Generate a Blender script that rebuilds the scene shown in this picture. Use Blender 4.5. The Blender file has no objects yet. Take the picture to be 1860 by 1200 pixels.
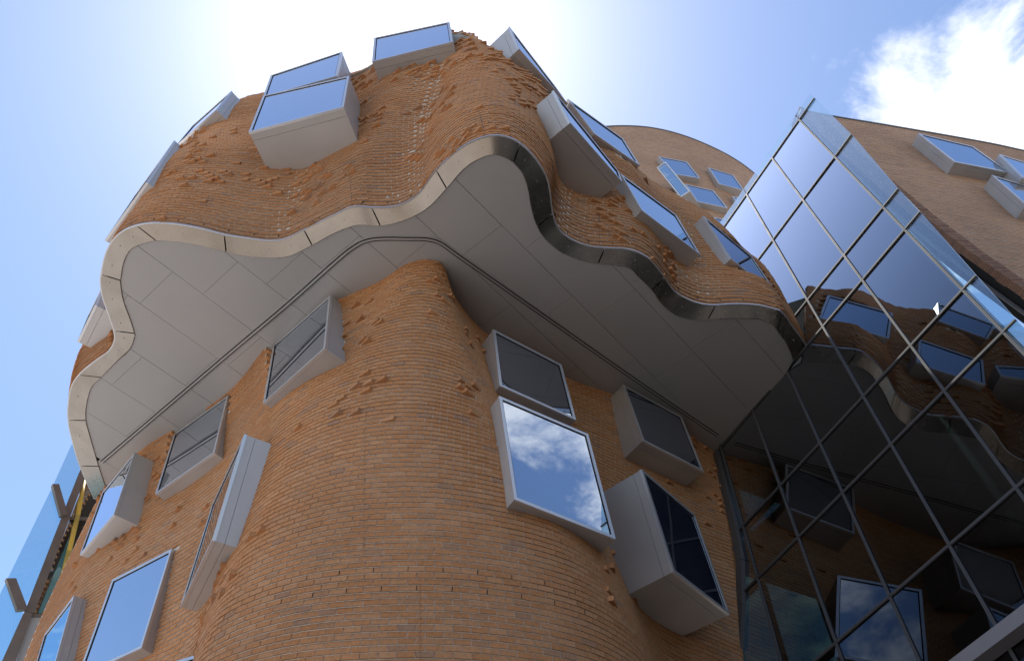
import bpy, math, random
import numpy as np
from mathutils import Vector, Matrix
from mathutils.bvhtree import BVHTree

random.seed(7); RNG = np.random.default_rng(7)
S = bpy.context.scene
COL = S.collection

# ------------------------------------------------------------------ camera
EYE = np.array([0.0, 0.0, 1.6])
FOC, PITCH, CX, CY = 1387.0, math.radians(53.27), 930.0, 600.0
cam_d = bpy.data.cameras.new('camera'); cam = bpy.data.objects.new('camera', cam_d); COL.objects.link(cam)
cam.location = EYE; cam.rotation_euler = (math.pi / 2 + PITCH, 0, 0)
cam_d.sensor_fit = 'HORIZONTAL'; cam_d.sensor_width = 36.0; cam_d.lens = 36.0 * FOC / 1860.0
cam_d.clip_start = 0.05; cam_d.clip_end = 3000
S.camera = cam
FW = np.array([0, math.cos(PITCH), math.sin(PITCH)]); UP = np.array([0, -math.sin(PITCH), math.cos(PITCH)]); RT = np.array([1.0, 0, 0])

# all building coordinates below are relative to eye height (z = 0 at the eye); EYE is added when objects are made
def ray(px, py):
    d = FW + RT * (px - CX) / FOC + UP * (CY - py) / FOC
    return d / np.linalg.norm(d)
def Pz(px, py, z):
    d = ray(px, py); return d * z / d[2]
def pix(p):
    p = np.asarray(p, float); a = p @ FW
    return np.stack([CX + FOC * (p @ RT) / a, CY - FOC * (p @ UP) / a], -1)

# ------------------------------------------------------------------ sky, sun, exposure
SUN_DIR = ray(725, 62)
SUN_EL = math.asin(SUN_DIR[2]); SUN_AZ = math.atan2(SUN_DIR[0], SUN_DIR[1])
W = bpy.data.worlds.new('World'); S.world = W; W.use_nodes = True
def build_world():
    nt = W.node_tree; nt.nodes.clear(); N = nt.nodes.new; L = nt.links.new
    out = N('ShaderNodeOutputWorld'); bg = N('ShaderNodeBackground'); bg.inputs[1].default_value = 0.142
    sky = N('ShaderNodeTexSky'); sky.sky_type = 'NISHITA'; sky.sun_disc = False
    sky.sun_elevation = SUN_EL; sky.sun_rotation = SUN_AZ; sky.altitude = 0
    sky.air_density = 1.0; sky.dust_density = 0.6; sky.ozone_density = 4.5
    tc = N('ShaderNodeTexCoord'); sep = N('ShaderNodeSeparateXYZ'); L(tc.outputs['Generated'], sep.inputs[0])
    zz = N('ShaderNodeMath'); zz.operation = 'MAXIMUM'; zz.inputs[1].default_value = 0.06; L(sep.outputs[2], zz.inputs[0])
    dx = N('ShaderNodeMath'); dx.operation = 'DIVIDE'; L(sep.outputs[0], dx.inputs[0]); L(zz.outputs[0], dx.inputs[1])
    dy = N('ShaderNodeMath'); dy.operation = 'DIVIDE'; L(sep.outputs[1], dy.inputs[0]); L(zz.outputs[0], dy.inputs[1])
    cmb = N('ShaderNodeCombineXYZ'); L(dx.outputs[0], cmb.inputs[0]); L(dy.outputs[0], cmb.inputs[1])
    mp = N('ShaderNodeMapping'); mp.inputs['Location'].default_value = CLOUD_OFF; L(cmb.outputs[0], mp.inputs[0])
    big = N('ShaderNodeTexNoise'); big.inputs['Scale'].default_value = 1.15; big.inputs['Detail'].default_value = 2; L(mp.outputs[0], big.inputs['Vector'])
    fine = N('ShaderNodeTexNoise'); fine.inputs['Scale'].default_value = 5.2; fine.inputs['Detail'].default_value = 9
    fine.inputs['Roughness'].default_value = 0.62; fine.inputs['Distortion'].default_value = 0.25; L(mp.outputs[0], fine.inputs['Vector'])
    mb = N('ShaderNodeMath'); mb.operation = 'MULTIPLY'; mb.inputs[1].default_value = 0.72; L(big.outputs[0], mb.inputs[0])
    mf = N('ShaderNodeMath'); mf.operation = 'MULTIPLY_ADD'; mf.inputs[1].default_value = 0.42; L(fine.outputs[0], mf.inputs[0]); L(mb.outputs[0], mf.inputs[2])
    mr = N('ShaderNodeMapRange'); mr.interpolation_type = 'SMOOTHSTEP'
    mr.inputs[1].default_value = 0.615; mr.inputs[2].default_value = 0.73; L(mf.outputs[0], mr.inputs[0])
    shade = N('ShaderNodeMapRange'); shade.inputs[1].default_value = 0.3; shade.inputs[2].default_value = 0.72
    shade.inputs[3].default_value = 1.0; shade.inputs[4].default_value = 0.72; L(fine.outputs[0], shade.inputs[0])
    cc = N('ShaderNodeMix'); cc.data_type = 'RGBA'; cc.blend_type = 'MULTIPLY'; cc.inputs[0].default_value = 1
    cc.inputs[6].default_value = (7.6, 7.8, 8.2, 1); L(shade.outputs[0], cc.inputs[7])
    mx = N('ShaderNodeMix'); mx.data_type = 'RGBA'; L(mr.outputs[0], mx.inputs[0]); L(sky.outputs[0], mx.inputs[6]); L(cc.outputs[2], mx.inputs[7])
    L(mx.outputs[2], bg.inputs[0]); L(bg.outputs[0], out.inputs[0])
CLOUD_OFF = (7.79, 4.57, 5.64)
build_world()
sd = bpy.data.lights.new('sun', 'SUN'); sd.energy = 4.6; sd.angle = math.radians(0.53); sd.color = (1.0, 0.95, 0.87)
sun = bpy.data.objects.new('sun', sd); COL.objects.link(sun)
sun.rotation_euler = Vector(-SUN_DIR).to_track_quat('-Z', 'Y').to_euler(); sun.location = SUN_DIR * 200
S.view_settings.view_transform = 'Standard'; S.view_settings.look = 'None'
S.view_settings.exposure = 0.7; S.view_settings.gamma = 1.0; S.view_settings.use_curve_mapping = False
S.cycles.max_bounces = 10; S.cycles.transparent_max_bounces = 24; S.cycles.glossy_bounces = 6; S.cycles.caustics_reflective = False

# ------------------------------------------------------------------ materials
def new_mat(name):
    m = bpy.data.materials.new(name); m.use_nodes = True
    nt = m.node_tree; b = nt.nodes['Principled BSDF']
    return m, nt, b
def ramp(nt, stops):
    r = nt.nodes.new('ShaderNodeValToRGB'); e = r.color_ramp.elements
    while len(e) < len(stops): e.new(0.5)
    for el, (p, c) in zip(e, stops): el.position = p; el.color = (*c, 1)
    return r
def mat_brick(name, stops):
    m, nt, b = new_mat(name); N = nt.nodes.new; L = nt.links.new
    g = N('ShaderNodeNewGeometry'); oi = N('ShaderNodeObjectInfo')
    ad = N('ShaderNodeMath'); ad.operation = 'ADD'; L(g.outputs['Random Per Island'], ad.inputs[0]); L(oi.outputs['Random'], ad.inputs[1])
    fr = N('ShaderNodeMath'); fr.operation = 'FRACT'; L(ad.outputs[0], fr.inputs[0])
    r = ramp(nt, stops); L(fr.outputs[0], r.inputs[0])
    n1 = N('ShaderNodeTexNoise'); n1.inputs['Scale'].default_value = 0.45; n1.inputs['Detail'].default_value = 4; L(g.outputs['Position'], n1.inputs['Vector'])
    n2 = N('ShaderNodeTexNoise'); n2.inputs['Scale'].default_value = 26; n2.inputs['Detail'].default_value = 5; L(g.outputs['Position'], n2.inputs['Vector'])
    m1 = N('ShaderNodeMapRange'); m1.inputs[1].default_value = .3; m1.inputs[2].default_value = .7; m1.inputs[3].default_value = .86; m1.inputs[4].default_value = 1.1; L(n1.outputs[0], m1.inputs[0])
    m2 = N('ShaderNodeMapRange'); m2.inputs[1].default_value = .25; m2.inputs[2].default_value = .75; m2.inputs[3].default_value = .78; m2.inputs[4].default_value = 1.15; L(n2.outputs[0], m2.inputs[0])
    mm = N('ShaderNodeMath'); mm.operation = 'MULTIPLY'; L(m1.outputs[0], mm.inputs[0]); L(m2.outputs[0], mm.inputs[1])
    mx = N('ShaderNodeMix'); mx.data_type = 'RGBA'; mx.blend_type = 'MULTIPLY'; mx.inputs[0].default_value = 1
    L(r.outputs[0], mx.inputs[6]); L(mm.outputs[0], mx.inputs[7]); L(mx.outputs[2], b.inputs['Base Color'])
    bp = N('ShaderNodeBump'); bp.inputs['Strength'].default_value = .35; bp.inputs['Distance'].default_value = .004; L(n2.outputs[0], bp.inputs['Height']); L(bp.outputs[0], b.inputs['Normal'])
    b.inputs['Roughness'].default_value = .88; b.inputs['Specular IOR Level'].default_value = .25
    return m
def mat_plain(name, col, rough=.6, metal=0.0, nscale=3.0, namt=.12, bump=0.0, spec=.5):
    m, nt, b = new_mat(name); N = nt.nodes.new; L = nt.links.new
    g = N('ShaderNodeNewGeometry'); n = N('ShaderNodeTexNoise'); n.inputs['Scale'].default_value = nscale; n.inputs['Detail'].default_value = 6; L(g.outputs['Position'], n.inputs['Vector'])
    mr = N('ShaderNodeMapRange'); mr.inputs[1].default_value = .25; mr.inputs[2].default_value = .75; mr.inputs[3].default_value = 1 - namt; mr.inputs[4].default_value = 1 + namt; L(n.outputs[0], mr.inputs[0])
    oi = N('ShaderNodeObjectInfo'); mo = N('ShaderNodeMapRange'); mo.inputs[3].default_value = 1 - namt * .5; mo.inputs[4].default_value = 1 + namt * .5; L(oi.outputs['Random'], mo.inputs[0])
    mm = N('ShaderNodeMath'); mm.operation = 'MULTIPLY'; L(mr.outputs[0], mm.inputs[0]); L(mo.outputs[0], mm.inputs[1])
    mx = N('ShaderNodeMix'); mx.data_type = 'RGBA'; mx.blend_type = 'MULTIPLY'; mx.inputs[0].default_value = 1; mx.inputs[6].default_value = (*col, 1)
    L(mm.outputs[0], mx.inputs[7]); L(mx.outputs[2], b.inputs['Base Color'])
    b.inputs['Roughness'].default_value = rough; b.inputs['Metallic'].default_value = metal; b.inputs['Specular IOR Level'].default_value = spec
    rr = N('ShaderNodeMapRange'); rr.inputs[3].default_value = max(.02, rough - .07); rr.inputs[4].default_value = min(1, rough + .07); L(n.outputs[0], rr.inputs[0]); L(rr.outputs[0], b.inputs['Roughness'])
    if bump:
        bp = N('ShaderNodeBump'); bp.inputs['Strength'].default_value = bump; bp.inputs['Distance'].default_value = .01; L(n.outputs[0], bp.inputs['Height']); L(bp.outputs[0], b.inputs['Normal'])
    return m
def schlick(nt, f0, power=5.0, gain=None):
    N = nt.nodes.new; L = nt.links.new
    lw = N('ShaderNodeLayerWeight'); lw.inputs[0].default_value = .5
    pw = N('ShaderNodeMath'); pw.operation = 'POWER'; pw.inputs[1].default_value = power; L(lw.outputs['Facing'], pw.inputs[0])
    ma = N('ShaderNodeMath'); ma.operation = 'MULTIPLY_ADD'; ma.inputs[1].default_value = (1 - f0) if gain is None else gain; ma.use_clamp = True; ma.inputs[2].default_value = f0; L(pw.outputs[0], ma.inputs[0])
    return ma
def mat_mirror_glass(name, f0, tint, inner, wave=.0):
    m, nt, b = new_mat(name); N = nt.nodes.new; L = nt.links.new
    out = nt.nodes['Material Output']; gl = N('ShaderNodeBsdfGlossy'); gl.inputs['Color'].default_value = (*tint, 1); gl.inputs['Roughness'].default_value = .0
    b.inputs['Base Color'].default_value = (*inner, 1); b.inputs['Roughness'].default_value = .5; b.inputs['Specular IOR Level'].default_value = 0
    mx = N('ShaderNodeMixShader'); L(schlick(nt, f0, 2.6).outputs[0], mx.inputs[0]); L(b.outputs[0], mx.inputs[1]); L(gl.outputs[0], mx.inputs[2]); L(mx.outputs[0], out.inputs[0])
    if wave:
        g = N('ShaderNodeNewGeometry'); n = N('ShaderNodeTexNoise'); n.inputs['Scale'].default_value = .7; n.inputs['Detail'].default_value = 1; L(g.outputs['Position'], n.inputs['Vector'])
        bp = N('ShaderNodeBump'); bp.inputs['Strength'].default_value = wave; bp.inputs['Distance'].default_value = .05; L(n.outputs[0], bp.inputs['Height']); L(bp.outputs[0], gl.inputs['Normal'])
    return m
def mat_clear_glass(name, f0, tint, refl, wave=0.0, power=2.1, gain=None):
    m, nt, b = new_mat(name); N = nt.nodes.new; L = nt.links.new; nt.nodes.remove(b)
    out = nt.nodes['Material Output']; gl = N('ShaderNodeBsdfGlossy'); gl.inputs['Color'].default_value = (*refl, 1); gl.inputs['Roughness'].default_value = 0
    tr = N('ShaderNodeBsdfTransparent'); tr.inputs[0].default_value = (*tint, 1)
    mx = N('ShaderNodeMixShader'); L(schlick(nt, f0, power, gain).outputs[0], mx.inputs[0]); L(tr.outputs[0], mx.inputs[1]); L(gl.outputs[0], mx.inputs[2]); L(mx.outputs[0], out.inputs[0])
    if wave:
        g = N('ShaderNodeNewGeometry'); n = N('ShaderNodeTexNoise'); n.inputs['Scale'].default_value = .6; n.inputs['Detail'].default_value = 1; L(g.outputs['Position'], n.inputs['Vector'])
        bp = N('ShaderNodeBump'); bp.inputs['Strength'].default_value = wave; bp.inputs['Distance'].default_value = .05; L(n.outputs[0], bp.inputs['Height']); L(bp.outputs[0], gl.inputs['Normal'])
    return m
M = {}
M['brick'] = mat_brick('orange_brick', [(0, (.50, .228, .094)), (.35, (.54, .25, .106)), (.65, (.52, .26, .12)), (.86, (.57, .29, .138)), (.95, (.46, .238, .122)), (1.0, (.40, .225, .135))])
M['brick_far'] = mat_brick('buff_brick', [(0, (.42, .25, .155)), (.4, (.46, .28, .175)), (.7, (.44, .285, .19)), (1.0, (.36, .23, .16))])
M['brick_dark'] = mat_brick('brown_brick', [(0, (.22, .12, .08)), (.5, (.27, .15, .095)), (1.0, (.19, .11, .08))])
M['mortar'] = mat_plain('mortar', (.66, .58, .48), .95, nscale=9, namt=.15, spec=.1)
M['soffit'] = mat_plain('soffit_panel_paint', (.42, .408, .40), .34, nscale=.9, namt=.03)
M['fascia'] = mat_plain('brushed_steel', (.31, .27, .23), .27, 1.0, nscale=2.2, namt=.12)
M['casing'] = mat_plain('casing_metal', (.48, .465, .455), .46, .35, nscale=1.1, namt=.09)
M['frame'] = mat_plain('frame_metal', (.60, .60, .61), .35, .6, nscale=2, namt=.05)
M['mullion'] = mat_plain('mullion_metal', (.085, .082, .082), .62, 0.0, nscale=2, namt=.05)
M['beam'] = mat_plain('beam_metal', (.26, .24, .24), .5, .2)
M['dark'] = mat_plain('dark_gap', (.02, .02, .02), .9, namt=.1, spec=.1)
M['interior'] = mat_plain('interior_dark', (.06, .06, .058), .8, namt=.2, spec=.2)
M['concrete'] = mat_plain('concrete', (.33, .34, .32), .8, namt=.15, spec=.2)
M['pane'] = mat_mirror_glass('window_glass', .50, (.84, .91, 1.0), (.012, .02, .05), .05)
M['glass'] = mat_clear_glass('curtain_glass', .04, (.13, .18, .18), (.86, .91, 1.0), .03, 3.6, 4.8)
M['fin_glass'] = mat_clear_glass('edge_glass', .03, (.72, .84, .86), (.9, .95, 1.0))
M['ground'] = mat_plain('pavement', (.38, .36, .34), .9, nscale=.8, namt=.15)
M['yellow'] = mat_plain('yellow_pipe', (.65, .42, .06), .5)

# ------------------------------------------------------------------ object helpers
def link(o, parent=None):
    COL.objects.link(o)
    if parent is not None: o.parent = parent
    return o
def mesh_obj(name, verts, faces, mat, parent=None, smooth=False):
    me = bpy.data.meshes.new(name)
    v = np.asarray(verts, float) + EYE
    me.from_pydata(v.tolist(), [], [list(map(int, f)) for f in faces]); me.materials.append(mat)
    if smooth: me.polygons.foreach_set('use_smooth', [True] * len(me.polygons))
    me.update()
    return link(bpy.data.objects.new(name, me), parent)
def big_mesh(name, V, Q, mat, parent=None):
    """V (n,3), Q (m,4) numpy"""
    me = bpy.data.meshes.new(name); V = V + EYE
    me.vertices.add(len(V)); me.vertices.foreach_set('co', V.astype(np.float32).ravel())
    me.loops.add(len(Q) * 4); me.loops.foreach_set('vertex_index', Q.astype(np.int32).ravel())
    me.polygons.add(len(Q)); me.polygons.foreach_set('loop_start', np.arange(0, len(Q) * 4, 4, dtype=np.int32))
    me.polygons.foreach_set('use_smooth', np.zeros(len(Q), bool)); me.update(calc_edges=True); me.materials.append(mat); me.validate()
    return link(bpy.data.objects.new(name, me), parent)
def empty(name, label, cat, group=None):
    o = bpy.data.objects.new(name, None); o.empty_display_size = .5
    o['label'] = label; o['category'] = cat
    if group: o['group'] = group
    return link(o)
def hexa(c8):
    """8 corners: front quad 0-3, back quad 4-7"""
    return list(c8), [(0, 1, 2, 3), (7, 6, 5, 4), (0, 4, 5, 1), (1, 5, 6, 2), (2, 6, 7, 3), (3, 7, 4, 0)]
def bar(p, q, w, h, side):
    """box bar from p to q, w across along side, h along the third axis"""
    p, q, side = map(lambda a: np.asarray(a, float), (p, q, side))
    t = (q - p) / np.linalg.norm(q - p); s = side - t * (side @ t); s /= np.linalg.norm(s); n = np.cross(t, s)
    a, b = s * w / 2, n * h / 2
    return hexa([p - a - b, p + a - b, p + a + b, p - a + b, q - a - b, q + a - b, q + a + b, q - a + b])
def tube(p, q, r, seg=20):
    p, q = np.asarray(p, float), np.asarray(q, float); t = (q - p) / np.linalg.norm(q - p); s = np.cross(t, [0, 0, 1.0]); s = s if np.linalg.norm(s) > .1 else np.cross(t, [1.0, 0, 0]); s /= np.linalg.norm(s); n = np.cross(t, s)
    V = [c + r * (s * math.cos(a) + n * math.sin(a)) for c in (p, q) for a in np.linspace(0, 2 * math.pi, seg, endpoint=False)]
    return V, [(i, (i + 1) % seg, seg + (i + 1) % seg, seg + i) for i in range(seg)] + [list(range(seg))[::-1], list(range(seg, 2 * seg))]
def merge(parts):
    V, F = [], []
    for v, f in parts:
        k = len(V); V += list(v); F += [tuple(i + k for i in ff) for ff in f]
    return V, F
def catmull(P, m):
    """open Catmull-Rom through P (n,d), m samples per span"""
    P = np.asarray(P, float); n = len(P)
    E = np.vstack([2 * P[0] - P[1], P, 2 * P[-1] - P[-2]])
    t = np.linspace(0, 1, m, endpoint=False)[:, None]; out = []
    for i in range(n - 1):
        a, b, c, d = E[i], E[i + 1], E[i + 2], E[i + 3]
        out.append(.5 * ((2 * b) + (c - a) * t + (2 * a - 5 * b + 4 * c - d) * t ** 2 + (3 * b - a - 3 * c + d) * t ** 3))
    out.append(P[-1:]); return np.vstack(out)

# ------------------------------------------------------------------ brick walls
BL_, BH_, JT = .230, .0760, .010
def smooth_noise(shape_seed, x, y):
    """cheap smooth pseudo noise in -1..1"""
    r = np.random.default_rng(shape_seed); v = np.zeros_like(x)
    for k in range(6):
        a, b, c = r.uniform(-1, 1), r.uniform(-1, 1), r.uniform(0, 6.28)
        v += np.sin(a * x * (1 + .5 * k) + b * y * (1 + .5 * k) + c)
    return v / 3.2
class Wall:
    """plan(z) -> dense polyline (n,2), left to right, outward = right-hand side (towards the street)"""
    def __init__(self, plan, z0, z1, valid=None):
        self.plan, self.z0, self.z1, self.valid = plan, z0, z1, valid
        self.grid()
    def grid(self):
        zs = np.linspace(self.z0, self.z1, max(4, int((self.z1 - self.z0) / .16)))
        rows = [self.plan(z) for z in zs]; n = len(rows[0])
        V = np.array([np.c_[r, np.full(n, z)] for r, z in zip(rows, zs)])
        ok = np.array([self.valid(z) if self.valid else np.ones(n, bool) for z in zs])
        self.V, self.ok, self.zs = V, ok, zs
        I = np.arange(V.shape[0] * n).reshape(V.shape[0], n)
        q = np.stack([I[:-1, :-1], I[:-1, 1:], I[1:, 1:], I[1:, :-1]], -1)
        good = ok[:-1, :-1] & ok[:-1, 1:] & ok[1:, 1:] & ok[1:, :-1]
        self.Q = q[good]; self.P = V.reshape(-1, 3)
        self.bvh = BVHTree.FromPolygons(self.P.tolist(), self.Q.tolist())
    def hit(self, px, py, default=None):
        d = ray(px, py); h = self.bvh.ray_cast(Vector((0, 0, 0)), Vector(d))
        return np.array(h[0]) if h[0] is not None else default
    def bricks(self, relief=.006, teeth=None, zstart=None):
        out = []; i = 0; z = self.z0 if zstart is None else zstart
        while z + BH_ < self.z1:
            c = self.plan(z + BH_ / 2); okr = self.valid(z + BH_) if self.valid else np.ones(len(c), bool)
            seg = np.linalg.norm(np.diff(c, axis=0), axis=1); s = np.r_[0, np.cumsum(seg)]
            pitch = BL_ + JT + .002; st = np.arange((.5 if i % 2 else 0) * pitch, s[-1] - .04, pitch); en = np.minimum(st + BL_, s[-1] - .002); md = (st + en) / 2
            A = np.c_[np.interp(st, s, c[:, 0]), np.interp(st, s, c[:, 1])]
            B = np.c_[np.interp(en, s, c[:, 0]), np.interp(en, s, c[:, 1])]
            Mid = np.c_[np.interp(md, s, c[:, 0]), np.interp(md, s, c[:, 1])]
            okk = np.interp(md, s, okr.astype(float)) > .99
            t = B - A; ln = np.linalg.norm(t, axis=1, keepdims=True); t = t / np.maximum(ln, 1e-6)
            nrm = np.c_[t[:, 1], -t[:, 0]]; n = len(st)
            off = RNG.normal(0, relief * .5, n) + RNG.normal(0, relief * .6)
            rot = RNG.normal(0, .004, n)
            if teeth is not None:
                pm = teeth(Mid, z, s[-1], st)
                sel = RNG.random(n) < pm
                rot = np.where(sel, teeth.sign(Mid) * RNG.uniform(.18, .42, n), rot)
                off = np.where(sel, np.abs(np.sin(rot)) * BL_ / 2 - .004, off)
            cr, sr = np.cos(rot)[:, None], np.sin(rot)[:, None]
            t2 = t * cr + nrm * sr; n2 = nrm * cr - t * sr
            C = Mid + nrm * off[:, None]
            out.append(np.c_[C, np.full(n, z + BH_ / 2), t2, n2, ln[:, 0]][okk]); z += BH_ + JT; i += 1
        return np.vstack(out)          # x y z tx ty nx ny len
def brick_arrays(B, depth=.10):
    n = len(B); C = B[:, :3]; t = np.c_[B[:, 3:5], np.zeros(n)]; nr = np.c_[B[:, 5:7], np.zeros(n)]; L2 = B[:, 7:8] / 2; hz = np.array([0, 0, BH_ / 2])
    f = [C - t * L2 - hz, C + t * L2 - hz, C + t * L2 + hz, C - t * L2 + hz]
    V = np.stack(f + [p - nr * depth for p in f], 1).reshape(-1, 3)
    base = (np.arange(n) * 8)[:, None, None]
    Q = (np.array([[0, 1, 2, 3], [0, 4, 5, 1], [1, 5, 6, 2], [2, 6, 7, 3], [3, 7, 4, 0]])[None] + base).reshape(-1, 4)
    return V, Q
_unit = None
def brick_object(row, mat, parent, depth=.10):
    global _unit
    if _unit is None:
        v = [(x, y, z) for y in (0, 1) for x, z in ((-.5, -.5), (.5, -.5), (.5, .5), (-.5, .5))]
        _unit = bpy.data.meshes.new('brick'); _unit.from_pydata(v, [], [(0, 1, 2, 3), (7, 6, 5, 4), (0, 4, 5, 1), (1, 5, 6, 2), (2, 6, 7, 3), (3, 7, 4, 0)])
        _unit.materials.append(mat)
    o = bpy.data.objects.new('brick', _unit); link(o, parent)
    x, y, z, tx, ty, nx, ny, ln = row
    o.matrix_world = Matrix(((tx * ln, -nx * depth, 0, x + EYE[0]), (ty * ln, -ny * depth, 0, y + EYE[1]), (0, 0, BH_, z + EYE[2]), (0, 0, 0, 1)))
    return o

HOLES = []        # (origin, h, n, quad2d) of window boxes, to keep bricks out of them
def in_holes(P, margin):
    """points inside a window box by more than margin, or in front of its pane"""
    bad = np.zeros(len(P), bool)
    for o, h, n, vv, quad in HOLES:
        co = (P - o) @ np.linalg.inv(np.stack([h, vv, n], 0)); a, b, dpt = co[:, 0], co[:, 1], co[:, 2]
        q = np.asarray(quad); k = len(q)
        area = sum(q[i][0] * q[(i + 1) % k][1] - q[(i + 1) % k][0] * q[i][1] for i in range(k)); sg = 1 if area > 0 else -1
        dist = np.min([sg * ((q[(i + 1) % k] - q[i])[0] * (b - q[i][1]) - (q[(i + 1) % k] - q[i])[1] * (a - q[i][0])) / np.linalg.norm(q[(i + 1) % k] - q[i]) for i in range(k)], 0)
        bad |= (dist > margin) & (dpt > -.4) & (dpt < 1.6)
        bad |= (dist > -.10) & (dpt < .07) & (dpt > -.3)
    return bad

# ================================================================== traced plan curves
H = 13.0                     # underside of the overhang above eye level
ZF = 13.2                    # top of the steel fascia
OUTER = [(172,905),(146,845),(130,790),(125,762),(125,735),(131,702),(145,680),(172,657),(198,638),(209,618),(208,600),(200,575),(188,540),(184,515),(185,498),(192,465),(205,438),(225,420),(250,410),(280,406),(320,408),(365,416),(408,427),(445,433),(490,438),(520,434),(553,418),(600,395),(640,377),(676,378),(710,377),(735,370),(762,352),(793,310),(825,280),(855,260),(890,248),(920,250),(944,262),(968,285),(988,315),(997,345),(1003,388),(1015,418),(1040,437),(1070,448),(1098,451),(1135,453),(1160,460),(1183,475),(1206,504),(1225,530),(1250,545),(1275,553),(1299,555),(1335,553),(1375,555),(1405,562),(1420,568),(1440,595),(1455,615),(1463,628)]
INNER = [(193,886),(179,845),(163,790),(156,762),(157,735),(166,703),(184,684),(212,655),(236,632),(244,612),(244,604),(236,578),(224,545),(219,515),(219,508),(224,478),(235,455),(252,444),(284,436),(310,437),(345,441),(380,449),(411,456),(440,463),(485,467),(525,464),(567,444),(610,421),(648,408),(691,409),(725,402),(755,390),(782,372),(811,341),(840,308),(865,290),(893,280),(915,284),(933,295),(950,315),(960,345),(965,375),(976,410),(993,435),(1022,458),(1055,471),(1086,478),(1120,481),(1145,487),(1160,502),(1184,526),(1203,551),(1225,570),(1255,579),(1285,580),(1325,577),(1375,578),(1403,588),(1412,600),(1427,620),(1436,638),(1441,653)]
JOINTS = [1, 3, 6, 10, 14, 18, 22, 26, 29, 33, 38, 42, 46, 50, 54, 58]
SUB = 6
outer = catmull([Pz(*p, ZF)[:2] for p in OUTER], SUB); inner = catmull([Pz(*p, H)[:2] for p in INNER], SUB)

# ------------------------------------------------------------------ glass plane frame
GA = ray(-347.7, 2772.3); GB = ray(1016.7, -239.8); GB = GB - GA * (GA @ GB); GB /= np.linalg.norm(GB)
GN = np.cross(GA, GB); G0 = Pz(1353, 759, H)          # GN points away from the street, into the atrium
def on_glass(px, py):
    d = ray(px, py); q = d * ((G0 @ GN) / (d @ GN)) - G0
    return np.array([q @ GA, q @ GB])
def G(a, b, dpt=0.0): return G0 + GA * a + GB * b + GN * dpt

# ------------------------------------------------------------------ upper wall
TOPK = {0: (None, 19), 4: (None, 19), 8: (None, 19), 12: (None, 20), 14: (None, 20), 17: (None, 20), 20: ((487,164), 20.4), 24: ((648,126), 20.6), 28: ((748,66), 20.6), 29: ((778,46), 20.6),
        31: ((812,44), 20.4), 33: ((838,54), 20.0), 36: ((885,80), 18.9), 38: ((935,110), 18.6), 42: ((990,158), 18.6), 46: ((1062,222), 18.2), 50: ((1148,290), 17.8), 54: ((1232,352), 17.4), 58: ((1330,436), 16.4), 61: ((1385,482), 15.9)}
def top_row():
    ctrl_outer = np.array([Pz(*p, ZF) for p in OUTER]); ks = sorted(TOPK); pts = []
    for k in ks:
        p, z = TOPK[k]
        pts.append(np.r_[ctrl_outer[k][:2], z] if p is None else Pz(*p, z))
    pts = np.array(pts); idx = np.arange(len(OUTER)); lin = np.stack([np.interp(idx, ks, pts[:, j]) for j in range(3)], -1)
    # keep some of the waviness of the base in the interpolated columns
    base_lin = np.stack([np.interp(idx, ks, ctrl_outer[ks][:, j]) for j in range(2)], -1)
    lin[:, :2] += .55 * (ctrl_outer[:, :2] - base_lin)
    return lin
TOP = catmull(top_row(), SUB)
def normals2(c):
    t = np.gradient(c, axis=0); t /= np.maximum(np.linalg.norm(t, axis=1, keepdims=True), 1e-9)
    k = np.ones(13) / 13; n = np.c_[t[:, 1], -t[:, 0]]
    n = np.stack([np.convolve(np.pad(n[:, j], 6, 'edge'), k, 'valid') for j in range(2)], -1)
    return n / np.maximum(np.linalg.norm(n, axis=1, keepdims=True), 1e-9)
ONRM = normals2(outer)
TT = np.linspace(0, 1, len(outer))
BUL = np.interp(np.arange(len(outer)) / SUB, [0, 6, 12, 16, 22, 30, 36, 42, 46, 52, 61], [.2, .45, .2, .2, .3, .25, .12, .15, .2, .2, .15])
def upper_plan(z):
    v = np.clip((z - ZF) / (TOP[:, 2] - ZF), 0, 1)[:, None]
    vv = v ** 1.05
    p = outer * (1 - vv) + TOP[:, :2] * vv
    b = BUL * np.sin(math.pi * v[:, 0] ** .8)
    w = .045 * np.sin(z * 1.9 + 9 * TT) * np.clip(v[:, 0] * 6, 0, 1)
    return p + ONRM * (b + w)[:, None]
upper = Wall(upper_plan, ZF, 20.7, lambda z: z <= TOP[:, 2] + .02)

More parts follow.
